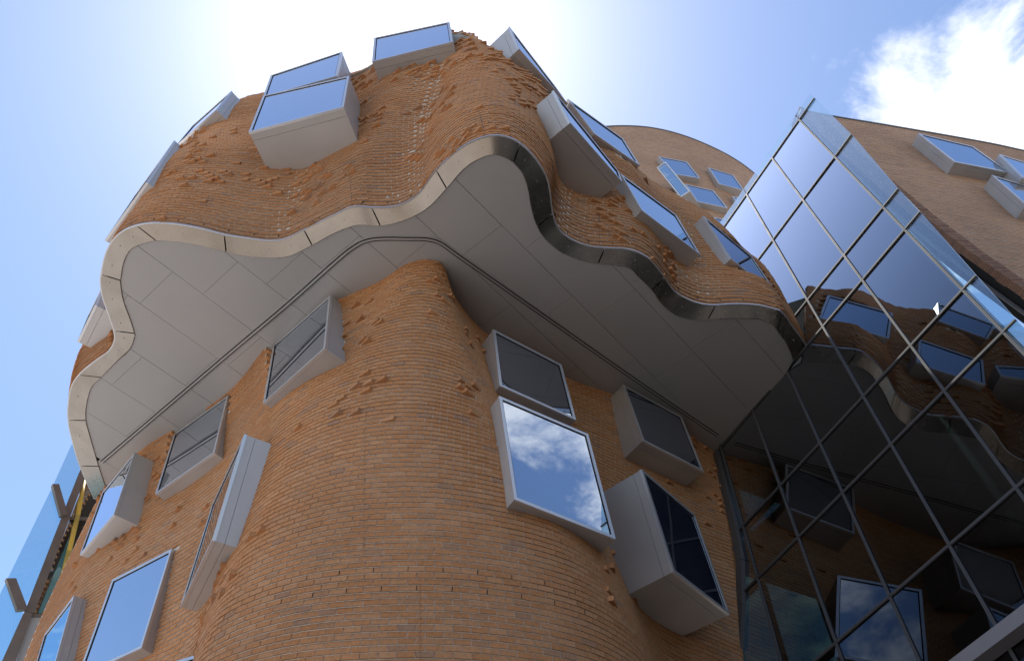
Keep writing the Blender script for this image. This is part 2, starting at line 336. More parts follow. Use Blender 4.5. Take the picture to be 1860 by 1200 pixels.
# ------------------------------------------------------------------ lower wall
LEV = [
 (13.1, [(-10.65,15.18),(-9.12,13.44),(-7.72,12.41),(-6.32,11.32),(-5.35,10.15),(-4.61,9.39),(-3.63,8.92),(-2.68,8.45),(-2.09,8.03),(-1.64,7.93),(-1.39,8.09),(-1.24,8.72),(-.92,9.34),(-.41,9.92),(.5,10.57),(1.34,11.07),(2.31,11.49),(3.19,11.99),(4.9,13.34)]),
 (10.0, [(-10.9,15.9),(-9.4,14.2),(-7.9,13.0),(-6.5,12.0),(-5.5,11.1),(-4.9,10.3),(-4.15,9.45),(-3.3,8.85),(-2.4,8.45),(-1.6,8.35),(-.85,8.58),(-.3,9.02),(.2,9.6),(.65,10.25),(1.15,10.95),(1.8,11.5),(2.5,12.0),(3.3,12.5),(4.67,13.2)]),
 (7.5,  [(-10.7,16.3),(-9.5,14.9),(-8.2,13.7),(-6.8,12.8),(-5.8,12.1),(-5.2,11.5),(-4.7,10.5),(-3.9,9.5),(-2.7,8.9),(-1.4,8.75),(-.3,8.92),(.6,9.28),(1.25,9.85),(1.7,10.5),(2.0,11.25),(2.4,11.95),(2.95,12.5),(3.6,12.9),(4.27,13.4)]),
 (5.0,  [(-10.6,16.5),(-9.6,15.2),(-8.4,14.1),(-7.0,13.3),(-6.0,12.8),(-5.4,12.3),(-5.0,11.4),(-4.4,10.3),(-3.1,9.55),(-1.4,9.3),(0.0,9.42),(1.1,9.8),(1.85,10.45),(2.25,11.15),(2.5,11.85),(2.8,12.5),(3.25,13.0),(3.7,13.5),(4.1,13.8)]),
 (1.0,  [(-10.6,16.6),(-9.6,15.3),(-8.4,14.2),(-7.0,13.4),(-6.0,12.9),(-5.4,12.5),(-5.0,11.7),(-4.4,10.7),(-3.1,10.0),(-1.4,9.8),(0.0,9.9),(1.1,10.3),(1.9,10.9),(2.3,11.5),(2.55,12.1),(2.85,12.7),(3.2,13.2),(3.7,13.6),(4.1,13.9)]),
 (-1.6, [(-10.6,16.6),(-9.6,15.3),(-8.4,14.2),(-7.0,13.4),(-6.0,12.9),(-5.4,12.5),(-5.0,11.8),(-4.4,10.8),(-3.1,10.1),(-1.4,9.9),(0.0,10.0),(1.1,10.4),(1.9,11.0),(2.3,11.6),(2.55,12.2),(2.85,12.8),(3.2,13.2),(3.7,13.6),(4.1,13.9)])]
_lz = np.array([l[0] for l in LEV])[::-1]
_lc = np.stack([catmull(l[1], 16) for l in LEV])[::-1]                  # (levels, n, 2)
_fine = catmull(np.concatenate([_lz[:, None], _lc.reshape(len(LEV), -1)], 1), 24)
def lower_plan(z):
    k = np.clip(np.searchsorted(_fine[:, 0], z) - 1, 0, len(_fine) - 2); f = np.clip((z - _fine[k, 0]) / (_fine[k + 1, 0] - _fine[k, 0]), 0, 1)
    return (_fine[k, 1:] * (1 - f) + _fine[k + 1, 1:] * f).reshape(-1, 2)
lower = Wall(lower_plan, -1.6, H + .06)

# ================================================================== the brick building
bld = empty('brick_building', 'large undulating orange brick building with steel-edged overhang and projecting box windows', 'building')

class Teeth:
    def __init__(self, seed, spots, base, flip): self.seed, self.spots, self.base, self.flip = seed, spots, base, flip
    def __call__(self, Mid, z, total, st):
        P = np.c_[Mid, np.full(len(Mid), z)]; a = np.maximum(P @ FW, .1)
        uv = np.c_[CX + FOC * (P @ RT) / a, CY - FOC * (P @ UP) / a]
        m = np.zeros(len(Mid))
        for x, y, rx, ry, dens in self.spots:
            m = np.maximum(m, dens * np.exp(-(((uv[:, 0] - x) / rx) ** 2 + ((uv[:, 1] - y) / ry) ** 2)))
        nz = smooth_noise(self.seed, st * 1.3, np.full(len(st), z * 2.1))
        m *= np.clip(.55 + .8 * nz, .05, 1.2)
        return np.clip(m + self.base * (nz > .7), 0, .8)
    def sign(self, Mid): return np.where(Mid[:, 0] < self.flip, 1.0, -1.0)
teeth_low = Teeth(3, [(640, 640, 70, 90, .26), (560, 740, 45, 60, .22), (800, 570, 30, 50, .25), (860, 680, 30, 100, .30), (270, 890, 60, 60, .2), (400, 1010, 50, 90, .16), (215, 960, 60, 70, .2),
                      (1135, 980, 35, 90, .28), (1295, 930, 45, 100, .30), (1180, 850, 60, 40, .12)], .003, -1.7)
teeth_up = Teeth(5, [(480, 330, 150, 70, .32), (740, 190, 130, 80, .24), (800, 250, 70, 50, .36), (850, 110, 80, 40, .36), (360, 330, 70, 80, .34), (180, 590, 40, 60, .4), (960, 150, 50, 70, .35),
                     (1140, 420, 40, 60, .45), (700, 120, 120, 30, .34), (1210, 480, 30, 40, .35), (930, 130, 40, 60, .35)], .03, 1.2)
# ---- windows: front corners TL TR BR BL in photo pixels, and the pixel where the lower edge's box meets the wall
def make_window(parent, quad, back, wall, which='BL', default_depth=.45, hdir=None, lean=0.0, mats=('casing', 'frame', 'pane'), deep=.9, fw=.052, geo=None, kscale=1.0):
    TLp, TRp, BRp, BLp = quad
    if geo is not None:
        r_, th_, le_, w_, h_, dep, sk_ = geo
        hit_ = wall.hit(*back) if back else None
        P = ray(*BLp) * r_; h = np.array([math.cos(th_), math.sin(th_), 0]); n = np.array([-h[1], h[0], 0])
        v = np.array([0, 0, 1.0]) + n * le_ + h * sk_; v /= np.linalg.norm(v)
        c = np.array([P + v * h_, P + h * w_ + v * h_, P + h * w_, P])
        k_ = kscale if hit_ is None else np.linalg.norm(hit_) / np.linalg.norm(c[['TL', 'TR', 'BR', 'BL'].index(which)] + n * dep)
        P, c, w_, h_, dep = P * k_, c * k_, w_ * k_, h_ * k_, dep * k_; qa = np.array([(0, h_), (w_, h_), (w_, 0), (0, 0)], float)
    else:
        if hdir is None:
            (x0, y0), (x1, y1) = BLp, BRp; hy = CY + FOC * math.tan(PITCH); k = (hy - y0) / ((y1 - y0) if abs(y1 - y0) > 1e-3 else 1e-3)
            h = ray(x0 + (x1 - x0) * k, hy)
            h = np.array([h[0], h[1], 0])
        else: h = np.array([hdir[0], hdir[1], 0.0])
        h /= np.linalg.norm(h)
        if h[0] < 0: h = -h
        n = np.array([-h[1], h[0], 0.0])                                   # into the building
        v = np.array([0, 0, 1.0]) + n * lean; v /= np.linalg.norm(v); n = np.cross(v, h) * -1.0
        if n[1] < 0: n = -n
        fp = {'BL': BLp, 'BR': BRp, 'TL': TLp, 'TR': TRp}[which]; d = ray(*fp)
        Q = wall.hit(*(back or fp)) if not isinstance(wall, (int, float)) else ray(*(back or fp)) * wall
        if Q is None:
            for (bx, by) in ((0, 20), (20, 20), (-20, 20), (30, 0), (-30, 0), (60, 40), (-60, 40)):
                Q = wall.hit(fp[0] + bx, fp[1] + by)
                if Q is not None: break
        if back:
            # P = s*d with Q-P parallel to n
            A = np.stack([d, n], 1); sol = np.linalg.lstsq(A, Q, rcond=None)[0]; s, dep = sol
            if not (.1 < dep < 2.6): dep = min(max(dep, .25), 2.0); s = (Q @ n - dep) / (d @ n) if abs(d @ n) > .05 else s
        else:
            dep = default_depth; s = (Q @ n - dep) / (d @ n)
        P = d * s
        def on(p):
            r = ray(*p); return r * ((P @ n) / (r @ n))
        c = np.array([on(p) for p in quad])
        qa = np.array([(np.array([(p - P) @ h, (p - P) @ v])) for p in c])
    tot = dep + deep
    # casing: four walls of the box with real thickness
    th = .035
    def inset(q, w):
        q = np.asarray(q); k = len(q); out = []
        cen = q.mean(0)
        for i in range(k):
            e0 = q[i] - q[i - 1]; e1 = q[(i + 1) % k] - q[i]; e0 = e0 / np.linalg.norm(e0); e1 = e1 / np.linalg.norm(e1)
            n0 = np.array([-e0[1], e0[0]]); n1 = np.array([-e1[1], e1[0]])
            if n0 @ (cen - q[i]) < 0: n0, n1 = -n0, -n1
            bi = n0 + n1; bi /= max(.3, (bi @ n0)); out.append(q[i] + bi * w)
        return np.array(out)
    to3 = lambda q, dd: P + h * q[0] + v * q[1] + n * dd
    qi = inset(qa, fw); qt = inset(qa, th)
    def sleeve(d0, d1, back): return ([to3(q, d0) for q in qa] + [to3(q, d1) for q in qa] + [to3(q, d0) for q in qt] + [to3(q, d1) for q in qt],
                  [(i, (i + 1) % 4, 4 + (i + 1) % 4, 4 + i) for i in range(4)] + [(8 + i, 12 + i, 12 + (i + 1) % 4, 8 + (i + 1) % 4) for i in range(4)] + [(i, 8 + i, 8 + (i + 1) % 4, (i + 1) % 4) for i in range(4)] + [(4 + i, 12 + i, 12 + (i + 1) % 4, 4 + (i + 1) % 4) for i in range(4)] + ([(12, 13, 14, 15)] if back else []))
    cas = merge([sleeve(.012, .2, False), sleeve(.206, tot, True)]) if dep > .3 else sleeve(.012, tot, True)
    w = mesh_obj('window', *cas, M[mats[0]], parent)
    qo = inset(qa, -.006)
    fr = [to3(q, 0) for q in qo] + [to3(q, 0) for q in qi] + [to3(q, .055) for q in qo] + [to3(q, .055) for q in qi]
    ff = [(i, (i + 1) % 4, 4 + (i + 1) % 4, 4 + i) for i in range(4)] + [(4 + i, 4 + (i + 1) % 4, 12 + (i + 1) % 4, 12 + i) for i in range(4)] + [(i, 8 + i, 8 + (i + 1) % 4, (i + 1) % 4) for i in range(4)]
    mesh_obj('frame', fr, ff, M[mats[1]], w)
    qg = inset(qa, fw + .016)
    mesh_obj('gasket', [to3(q, .014) for q in qi] + [to3(q, .014) for q in qg] + [to3(q, .024) for q in qi] + [to3(q, .024) for q in qg], [(i, (i + 1) % 4, 4 + (i + 1) % 4, 4 + i) for i in range(4)] + [(4 + i, 4 + (i + 1) % 4, 12 + (i + 1) % 4, 12 + i) for i in range(4)], M['dark'], w)
    qp = inset(qa, fw - .01)
    mesh_obj('pane', [to3(q, .022) for q in qp] + [to3(q, .04) for q in qp], [(0, 1, 2, 3), (7, 6, 5, 4), (0, 4, 5, 1), (1, 5, 6, 2), (2, 6, 7, 3), (3, 7, 4, 0)], M[mats[2]], w)
    HOLES.append((P, h, n, v, qa))
    print('WIN', quad[0], 'dep %.2f' % dep, 'r %.1f' % np.linalg.norm(P), 'size', np.round(np.linalg.norm(c[1] - c[0]), 2), np.round(np.linalg.norm(c[3] - c[0]), 2))
    return w

LEFT_H = (ray(-1700, CY + FOC * math.tan(PITCH))[:2]); RIGHT_H = ray(2970, CY + FOC * math.tan(PITCH))[:2]
# upper wall windows
make_window(bld, [(478,174),(634,138),(624,194),(452,240)], (478,308), upper)
make_window(bld, [(492,137),(621,94),(612,138),(478,176)], None, upper, default_depth=.4)
make_window(bld, [(680,69),(816,40),(822,76),(676,112)], None, upper, default_depth=.55)
make_window(bld, [(926,49),(1008,156),(1031,188),(943,89)], (928,101), upper)
make_window(bld, [(1006,165),(1124,312),(1130,330),(1036,223)], (998,254), upper)
make_window(bld, [(1032,180),(1132,252),(1162,300),(1080,243)], None, upper, default_depth=.2)
make_window(bld, [(1128,316),(1228,390),(1272,462),(1166,382)], (1150,394), upper)
make_window(bld, [(1278,392),(1366,466),(1418,542),(1328,470)], (1312,480), upper)
make_window(bld, [(336,236),(420,156),(394,205),(318,266)], (400,222), upper, 'BR', geo=(25.6, -.647, 0, 1.87, 1.84, .55, -.084))
make_window(bld, [(240,353),(314,249),(264,332),(190,436)], (280,340), upper, 'BR', geo=(21.42, -.814, -.065, 2.13, 2.15, .3, .019))
make_window(bld, [(150,590),(185,523),(172,552),(140,620)], None, upper, kscale=.84, geo=(23.7, -.944, -.155, 1.48, 1.59, .4, -.3))
# lower wall windows
make_window(bld, [(496,628),(600,536),(590,632),(478,732)], (492,742), lower)
make_window(bld, [(316,788),(414,718),(389,822),(282,897)], (297,911), lower)
make_window(bld, [(187,895),(243,820),(203,932),(145,1007)], (159,1016), lower, 'BL', geo=(21.9, -.857, -.11, 1.96, 2.03, .3, -.122))
make_window(bld, [(373,909),(436,783),(394,972),(327,1102)], (425,1002), lower, 'BR', geo=(13.5, -1.076, -.084, 1.84, 1.73, .8, .242))
make_window(bld, [(194,1049),(306,976),(252,1174),(140,1230)], (318,990), lower, 'TR', geo=(18.9, -.595, -.12, 1.93, 2.13, .3, .018))
make_window(bld, [(80,1146),(135,1084),(92,1225),(36,1300)], (156,1091), lower, 'TR', geo=(20.9, -.902, -.158, 1.95, 2.0, .35, -.185))
make_window(bld, [(320,1200),(424,1168),(419,1270),(310,1310)], None, lower, default_depth=.35)
make_window(bld, [(896,598),(1020,662),(1046,762),(908,700)], None, lower, default_depth=.34)
make_window(bld, [(907,719),(1068,788),(1118,978),(935,906)], (920,923), lower)
make_window(bld, [(1132,698),(1238,756),(1278,856),(1168,800)], None, lower, default_depth=.5)
make_window(bld, [(1166,852),(1262,934),(1326,1115),(1224,1037)], (1145,1082), lower)

# ---- walls
def wall_part(wall, name, parent, mat, teeth=None, zstart=None, relief=.0025, single=0, backing='mortar', recess=.009):
    VV, QQ, k0 = [], [], 0; z = wall.z0 if zstart is None else zstart
    if zstart is not None:      # plain footing below the camera's reach
        rows = [wall.plan(q) for q in np.linspace(wall.z0, zstart, 6)]; nb = len(rows[0])
        VV.append(np.vstack([np.c_[r, np.full(nb, q)] for r, q in zip(rows, np.linspace(wall.z0, zstart, 6))])); I = np.arange(6 * nb).reshape(6, nb)
        QQ.append(np.stack([I[:-1, :-1], I[:-1, 1:], I[1:, 1:], I[1:, :-1]], -1).reshape(-1, 4)); k0 = 6 * nb
    while z + BH_ < wall.z1:
        c = wall.plan(z + BH_ / 2); ok = wall.valid(z + BH_) if wall.valid else np.ones(len(c), bool); nn = normals2(c); c = c - nn * recess; nb = len(c)
        c2 = c - nn * .005; V = np.vstack([np.c_[c2, np.full(nb, z - JT - .003)], np.c_[c2, np.full(nb, z)], np.c_[c, np.full(nb, z)], np.c_[c, np.full(nb, z + BH_ + .003)]]); bad = in_holes(V[2 * nb:], .06).reshape(2, nb).any(0) | ~ok
        i = np.arange(nb - 1); g_ = ~(bad[:-1] | bad[1:]); i = i[g_]; VV.append(V)
        for sft in (0, nb, 2 * nb): QQ.append(np.stack([i, i + 1, nb + i + 1, nb + i], -1) + k0 + sft)
        k0 += 4 * nb; z += BH_ + JT
    w = big_mesh(name, np.vstack(VV), np.vstack(QQ), M[backing], parent)
    B = wall.bricks(relief=relief, teeth=teeth, zstart=zstart)
    B = B[~in_holes(B[:, :3], .09)]
    pick = np.zeros(len(B), bool)
    if single:
        C = B[:, :3]; d = np.linalg.norm(C, axis=1); uv = pix(C); face = -np.sum((C / d[:, None])[:, :2] * B[:, 5:7], 1)
        dep = C @ FW; vis = (dep > 0) & (uv[:, 0] > 330) & (uv[:, 0] < 1100) & (uv[:, 1] < 1195) & (uv[:, 1] > 700) & (face > .25)
        score = np.where(vis, face / d, 0); pick[np.argsort(-score)[:single]] = True
        for row in B[pick]: brick_object(row, M[mat], w)
    V, Q = brick_arrays(B[~pick]); o = big_mesh('brickwork', V, Q, M[mat], w); o['kind'] = 'stuff'
    print(name, 'bricks', len(B)); return w
wall_part(lower, 'lower_wall', bld, 'brick', teeth_low, zstart=2.0, single=300)
wall_part(upper, 'upper_wall', bld, 'brick', teeth_up, relief=.003)

# ---- roof cap closing the shell
cap_pts = TOP[::SUB]; back_pts = np.array([[7.0, 19, 16.5], [-11, 19, 20.0]])
mesh_obj('roof', np.vstack([cap_pts - [0, 0, .4], back_pts]), [list(range(len(cap_pts) + 2))], M['concrete'], bld)

# ---- steel fascia, panel by panel
fas = mesh_obj('fascia', *merge([([np.r_[a, ZF + .02] for a in (outer[i] + ONRM[i] * .025, outer[i + 1] + ONRM[i + 1] * .025)] + [np.r_[a, ZF + .02] for a in (outer[i + 1] - ONRM[i + 1] * .12, outer[i] - ONRM[i] * .12)] +
                                  [np.r_[a, ZF - .012] for a in (outer[i] + ONRM[i] * .025, outer[i + 1] + ONRM[i + 1] * .025)] + [np.r_[a, ZF - .012] for a in (outer[i + 1] - ONRM[i + 1] * .12, outer[i] - ONRM[i] * .12)],
                                 [(0, 1, 2, 3), (7, 6, 5, 4), (0, 4, 5, 1), (1, 5, 6, 2), (2, 6, 7, 3), (3, 7, 4, 0)]) for i in range(len(outer) - 1)]), M['frame'], bld)
def fascia_panel(i0, i1):
    idx = np.arange(i0 * SUB, i1 * SUB + 1); o3 = np.c_[outer[idx], np.full(len(idx), ZF - .015)]; n3 = np.c_[inner[idx], np.full(len(idx), H - .02)]
    # shave the ends for a dark open joint
    for arr in (o3, n3):
        for e, f in ((0, 1), (-1, -2)):
            t = arr[f] - arr[e]; ln = np.linalg.norm(t); arr[e] = arr[e] + t / ln * min(.014, ln * .45)
    k = len(idx); out = np.cross(np.gradient(o3, axis=0), n3 - o3); out /= np.linalg.norm(out, axis=1, keepdims=True)
    if (out[:, 2] > 0).mean() > .5: out = -out
    V = np.vstack([o3, n3, o3 - out * .04, n3 - out * .04]); F = []
    for i in range(k - 1):
        F += [(i, i + 1, k + i + 1, k + i), (2 * k + i + 1, 2 * k + i, 3 * k + i, 3 * k + i + 1), (k + i, k + i + 1, 3 * k + i + 1, 3 * k + i), (i + 1, i, 2 * k + i, 2 * k + i + 1)]
    F += [(0, k, 3 * k, 2 * k), (2 * k - 1, k - 1, 3 * k - 1, 4 * k - 1)]
    p = mesh_obj('fascia_panel', V, F, M['fascia'], fas, True)
    md = p.modifiers.new('split', 'EDGE_SPLIT'); md.split_angle = math.radians(50)
for a, b in zip([0] + JOINTS, JOINTS + [len(OUTER) - 1]): fascia_panel(a, b)
parts = []
for a, b in zip([0] + JOINTS, JOINTS + [len(OUTER) - 1]):          # small fixings along each panel
    for f in ((.2, .5, .8) if b - a > 3 else (.5,)):
        i = int((a + (b - a) * f) * SUB); c = np.r_[outer[i] * .55 + inner[i] * .45, ZF * .55 + H * .45 - .018]; nv = np.r_[ONRM[i] * .4, -.92]; nv = nv / np.linalg.norm(nv)
        parts.append(tube(c, c + nv * .02, .008, 8))
o = mesh_obj('fixing_bolts', *merge(parts), M['frame'], fas); o['kind'] = 'stuff'
k = len(outer); V = np.vstack([np.c_[outer - ONRM * .05, np.full(k, ZF + .02)], np.c_[inner - ONRM * .05, np.full(k, H + .06)]])
mesh_obj('fascia_backing', V, [(i, i + 1, k + i + 1, k + i) for i in range(k - 1)], M['dark'], fas)

# ---- soffit panels
u = np.array([*RIGHT_H]); u /= np.linalg.norm(u); vdir = np.array([-u[1], u[0]])
sof_poly = np.vstack([inner[::2], [(5.5, 14.1)], [(-10.9, 15.7)]])
uv_poly = np.stack([sof_poly @ u, sof_poly @ vdir], -1)
LPX = [(230.5,793),(282.5,749.5),(339,702),(255,552),(367.6,533.8),(484.7,516.8),(591.9,494.1),(662.3,435.6),(776,412),(952.4,450.4),(1145,516.5)]
vs = sorted(float(Pz(*p, H)[:2] @ vdir) for p in LPX)
print('soffit v lines', np.round(vs, 2), 'range', uv_poly.min(0), uv_poly.max(0))
step = float(np.median(np.diff(vs)))
VS = [vs[0] - step * 2, vs[0] - step] + vs + [vs[-1] + step * i for i in range(1, 6)]
def clip_poly(P, axis, val, keep_less):
    out = []; n = len(P); s = 1 if keep_less else -1
    for i in range(n):
        a, b = P[i], P[(i + 1) % n]; da, db = s * (val - a[axis]), s * (val - b[axis])
        if da >= 0: out.append(a)
        if (da >= 0) != (db >= 0): out.append(a + (b - a) * da / (da - db))
    return out
sof = mesh_obj('soffit', [np.r_[p, H + .05] for p in sof_poly], [list(range(len(sof_poly)))], M['dark'], bld)
g = .004; tpx = [(283,523),(399,506),(516,488),(742,467),(876,436),(968,441),(994,561),(1106,541)]
for r_, (v0, v1) in enumerate(zip(VS[:-1], VS[1:])):
    strip = clip_poly(clip_poly(list(uv_poly), 1, v0 + g, False), 1, v1 - g, True)
    if len(strip) < 3: continue
    known = [Pz(*p, H)[:2] @ u for p in tpx if v0 < Pz(*p, H)[:2] @ vdir < v1]
    base = known[0] if known else (r_ % 2) * 1.1 + 2.5
    us = [base + kk * 2.2 for kk in range(-14, 15)]
    for u0, u1 in zip(us[:-1], us[1:]):
        c = clip_poly(clip_poly(strip, 0, u0 + g * .7, False), 0, u1 - g * .7, True)
        if len(c) < 3: continue
        c = np.array(c); keep = np.r_[True, np.linalg.norm(np.diff(c, axis=0), axis=1) > 1e-4]; c = c[keep]
        area = abs(np.sum(c[:, 0] * np.roll(c[:, 1], -1) - np.roll(c[:, 0], -1) * c[:, 1])) / 2
        if len(c) < 3 or area < .01: continue
        w2 = c[:, :1] * u + c[:, 1:] * vdir; k = len(w2)
        tl = RNG.normal(0, .0016, 2); w0 = w2.mean(0); lz = [H + .003 + float(np.clip(tl @ (p - w0), -.003, .003)) for p in w2]
        V = [np.r_[p, q] for p, q in zip(w2, lz)] + [np.r_[p, H + .025] for p in w2]
        mesh_obj('soffit_panel', V, [list(range(k))[::-1], list(range(k, 2 * k))] + [(i, (i + 1) % k, k + (i + 1) % k, k + i) for i in range(k)], M['soffit'], sof)
# slot channel running along the soffit
trk = catmull([Pz(*p, H)[:2] for p in [(185,838),(300,740),(420,638),(520,554),(610,474),(640,450),(662,438),(690,433),(740,433),(775,434),(800,441),(830,462),(900,511),(1000,581),(1150,686),(1304,790)]], 5)
TN = normals2(trk)
def ribbon(c, nrm, o0, o1, z0, z1):
    parts = []
    for i in range(len(c) - 1):
        a0, a1 = c[i] + nrm[i] * o0, c[i] + nrm[i] * o1; b0, b1 = c[i + 1] + nrm[i + 1] * o0, c[i + 1] + nrm[i + 1] * o1
        parts.append(hexa([np.r_[a0, z0], np.r_[a1, z0], np.r_[b1, z0], np.r_[b0, z0], np.r_[a0, z1], np.r_[a1, z1], np.r_[b1, z1], np.r_[b0, z1]]))
    return merge(parts)
ch = mesh_obj('slot_channel', *ribbon(trk, TN, -.062, .062, H - .012, H + .015), M['soffit'], bld)
for o0, o1, m_ in ((-.047, -.030, 'dark'), (.018, .040, 'dark'), (-.026, .014, 'casing')):
    mesh_obj('slot' if m_ == 'dark' else 'channel_rail', *ribbon(trk, TN, o0, o1, H - .018, H - .008), M[m_], ch)

# ================================================================== glass atrium
atr = empty('glass_atrium', 'tall leaning glass curtain wall mirroring the brick facade, right of the overhang', 'glass atrium')
cols_px = {-3: (1372,1049), -2: (1450,975.5), -1: (1532.4,894.3), 0: (1619.5,807), 1: (1712.4,711.6), 2: (1819.7,601)}
ca = {k: on_glass(*p)[0] for k, p in cols_px.items()}
rows_px = [[(1515.3,1168.6),(1614.9,1085.2),(1722.2,994.2)],[(1450,975.5),(1532.4,894.3),(1620.2,808.7),(1712.4,711.6)],[(1417.6,881.3),(1491.3,804.3),(1570.5,719.2),(1654,628)],[(1353,759),(1432,670),(1481.7,610),(1567.3,509.3),(1646.4,415)],[(1460,555.8),(1534.8,463.8),(1603,376)],[(1423,410),(1459,361.5),(1515.4,288.7)],[(1358.3,349.3),(1405,284.3),(1448.3,224.8)]]
rb = [float(np.mean([on_glass(*p)[1] for p in r])) for r in rows_px]
print('glass cols', {k: round(float(v), 2) for k, v in ca.items()}, 'rows', np.round(rb, 2))
pitch_a = (ca[-2] - ca[2]) / 4.0; a_of = lambda k: ca[0] - pitch_a * k
AC = [a_of(k) for k in (-3, -2, -1, 0, 1, 2)]; A_LEFT = 1.95
ROWS = [-14.5, -11.2, -7.85] + rb
def pane_box(poly, mat, name, parent, t=.016):
    k = len(poly); ac, bc = np.mean(poly, 0); sx, sy = RNG.normal(0, .0022, 2)
    dz = lambda a, b: .006 + sx * (a - ac) + sy * (b - bc)
    V = [G(a, b, dz(a, b)) for a, b in poly] + [G(a, b, t + dz(a, b)) for a, b in poly]
    return mesh_obj(name, V, [list(range(k)), list(range(k, 2 * k))[::-1]] + [(i, k + i, k + (i + 1) % k, (i + 1) % k) for i in range(k)], M[mat], parent)
cols = [A_LEFT] + AC
for j in range(len(ROWS) - 1):
    for i in range(len(cols) - 1):
        a0, a1, b0, b1 = cols[i], cols[i + 1], ROWS[j], ROWS[j + 1]
        if b0 > 2 and i < 2: continue
        pane_box([(a0, b0), (a1, b0), (a1, b1), (a0, b1)], 'glass', 'glass_pane', atr)
def mull(p, q, side, name='mullion', w=.016):
    parts = []
    for o in (-.012, .012):
        s = np.asarray(side) * o; parts.append(bar(G(*p, -.012) + s, G(*q, -.012) + s, w, .03, side))
    parts.append(bar(G(*p, .09), G(*q, .09), .05, .12, side))
    return mesh_obj(name, *merge(parts), M['mullion'], atr)
for i, a in enumerate(AC): mull((a, ROWS[0]), (a, rb[-1] if i > 0 else .1), GA)
for b in ROWS[1:]: mull((A_LEFT if b < .3 else AC[0], b), (AC[-1], b), GB, 'transom')
# bare glass edge past the top and right-hand end
ofx = [(1471,170),(1554,252),(1632,344),(1672,386),(1772,499),(1843.5,577.5),(1900,650)]
oe = [on_glass(*p) for p in ofx]; bs = sorted(rb[1:] + [rb[-1]])
def oe_at(b): o = np.array(oe)[::-1]; return float(np.interp(b, o[:, 1], o[:, 0]))
rr_ = [rb[0], rb[1], rb[2], rb[3], rb[4], rb[5], rb[6], oe[0][1]]
for b0, b1 in zip(rr_[:-1], rr_[1:]):
    pane_box([(AC[-1] - .03, b0 + .012), (oe_at(b0), b0 + .012), (oe_at(b1), b1 - .012), (AC[-1] - .03, b1 - .012)], 'fin_glass', 'edge_glass_pane', atr)
    mesh_obj('edge_clip', *bar(G(AC[-1], b0, -.01), G(oe_at(b0), b0, -.01), .03, .04, GB), M['mullion'], atr)
te = oe[0][1] - rb[-1]
for i in range(1, len(AC) - 1):
    pane_box([(AC[i] - .012, rb[-1] + .04), (AC[i + 1] + .012, rb[-1] + .04), (AC[i + 1] + .012, rb[-1] + te), (AC[i] - .012, rb[-1] + te)], 'fin_glass', 'edge_glass_pane', atr)
# return wall behind the right-hand edge, floors and a column inside
DI, AE = 2.6, AC[-1] + 2.2           # depth of the hall behind the glass and where its end wall meets the back
for b in (rb[0], rb[2], rb[4] - .8):
    z = G(0, b, 0)[2]
    f = [np.array([*(G(aa, b, dd)[:2]), z]) for aa, dd in ((A_LEFT, .35), (AC[-1] + .45, .35), (AE - .1, DI - .05), (A_LEFT, DI - .05))]
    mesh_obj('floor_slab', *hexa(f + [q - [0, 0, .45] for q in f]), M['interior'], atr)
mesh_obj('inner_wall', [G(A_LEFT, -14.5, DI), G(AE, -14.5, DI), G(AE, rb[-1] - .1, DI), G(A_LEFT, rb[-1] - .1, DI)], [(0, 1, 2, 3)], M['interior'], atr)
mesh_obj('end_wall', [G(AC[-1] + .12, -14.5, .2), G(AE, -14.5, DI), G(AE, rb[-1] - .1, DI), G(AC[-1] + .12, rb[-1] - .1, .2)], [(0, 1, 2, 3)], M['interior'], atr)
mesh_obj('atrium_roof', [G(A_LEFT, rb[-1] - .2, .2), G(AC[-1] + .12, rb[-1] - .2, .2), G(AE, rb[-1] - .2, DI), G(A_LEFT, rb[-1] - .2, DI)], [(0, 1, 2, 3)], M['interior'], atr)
cp = G(-3.0, -6, 1.5)
mesh_obj('column', *tube([cp[0], cp[1], -1.6], [cp[0], cp[1], 12.2], .36, 28), M['concrete'], atr, True)
mesh_obj('base_beam', *bar(G(A_LEFT, -7.85, -.12), G(AC[-1] - 1.2, -7.85, -.12), .19, .22, GB), M['beam'], atr)
# steel angle where the brick meets the glass
edge = [on_glass(*p) for p in [(1302,823),(1318,885),(1338,962),(1348,1020),(1349,1100),(1345,1200),(1340,1290)]]
mesh_obj('edge_angle', *merge([bar(G(*edge[i], -.04), G(*edge[i + 1], -.04), .17, .09, GA) for i in range(len(edge) - 1)]), M['mullion'], bld)

# ================================================================== tower behind
rear = empty('rear_brick_tower', 'smooth buff brick tower rising behind the wavy facade, left of the glass', 'tower')
ZR = 44.0
rt = catmull([Pz(*p, ZR)[:2] for p in [(960,290),(1020,246),(1090,232),(1150,230),(1200,236),(1250,250),(1300,271),(1340,293),(1372,317),(1400,345),(1425,390)]], 14)
def rear_plan(z): return rt + normals2(rt) * .02 * math.sin(z)
rearw = Wall(rear_plan, 20.0, ZR)
for q in ([(1196,284),(1248,294),(1272,324),(1224,316)], [(1286,304),(1332,318),(1352,346),(1306,334)], [(1244,334),(1296,346),(1322,378),(1266,366)], [(1330,356),(1352,362),(1368,386),(1346,380)], [(1296,394),(1330,402),(1352,430),(1318,424)]):
    make_window(rear, q, None, rearw, default_depth=.3, fw=.08)
make_window(rear, [(1198,300),(1209,295),(1244,350),(1236,358)], None, rearw, geo=(38.5, -.665, -.368, .51, 2.55, 1.2, -.161))
wall_part(rearw, 'tower_wall', rear, 'brick_far', None, relief=.0015)
mesh_obj('coping', *ribbon(rt, normals2(rt), -.3, .03, ZR, ZR + .12), M['mullion'], rear)

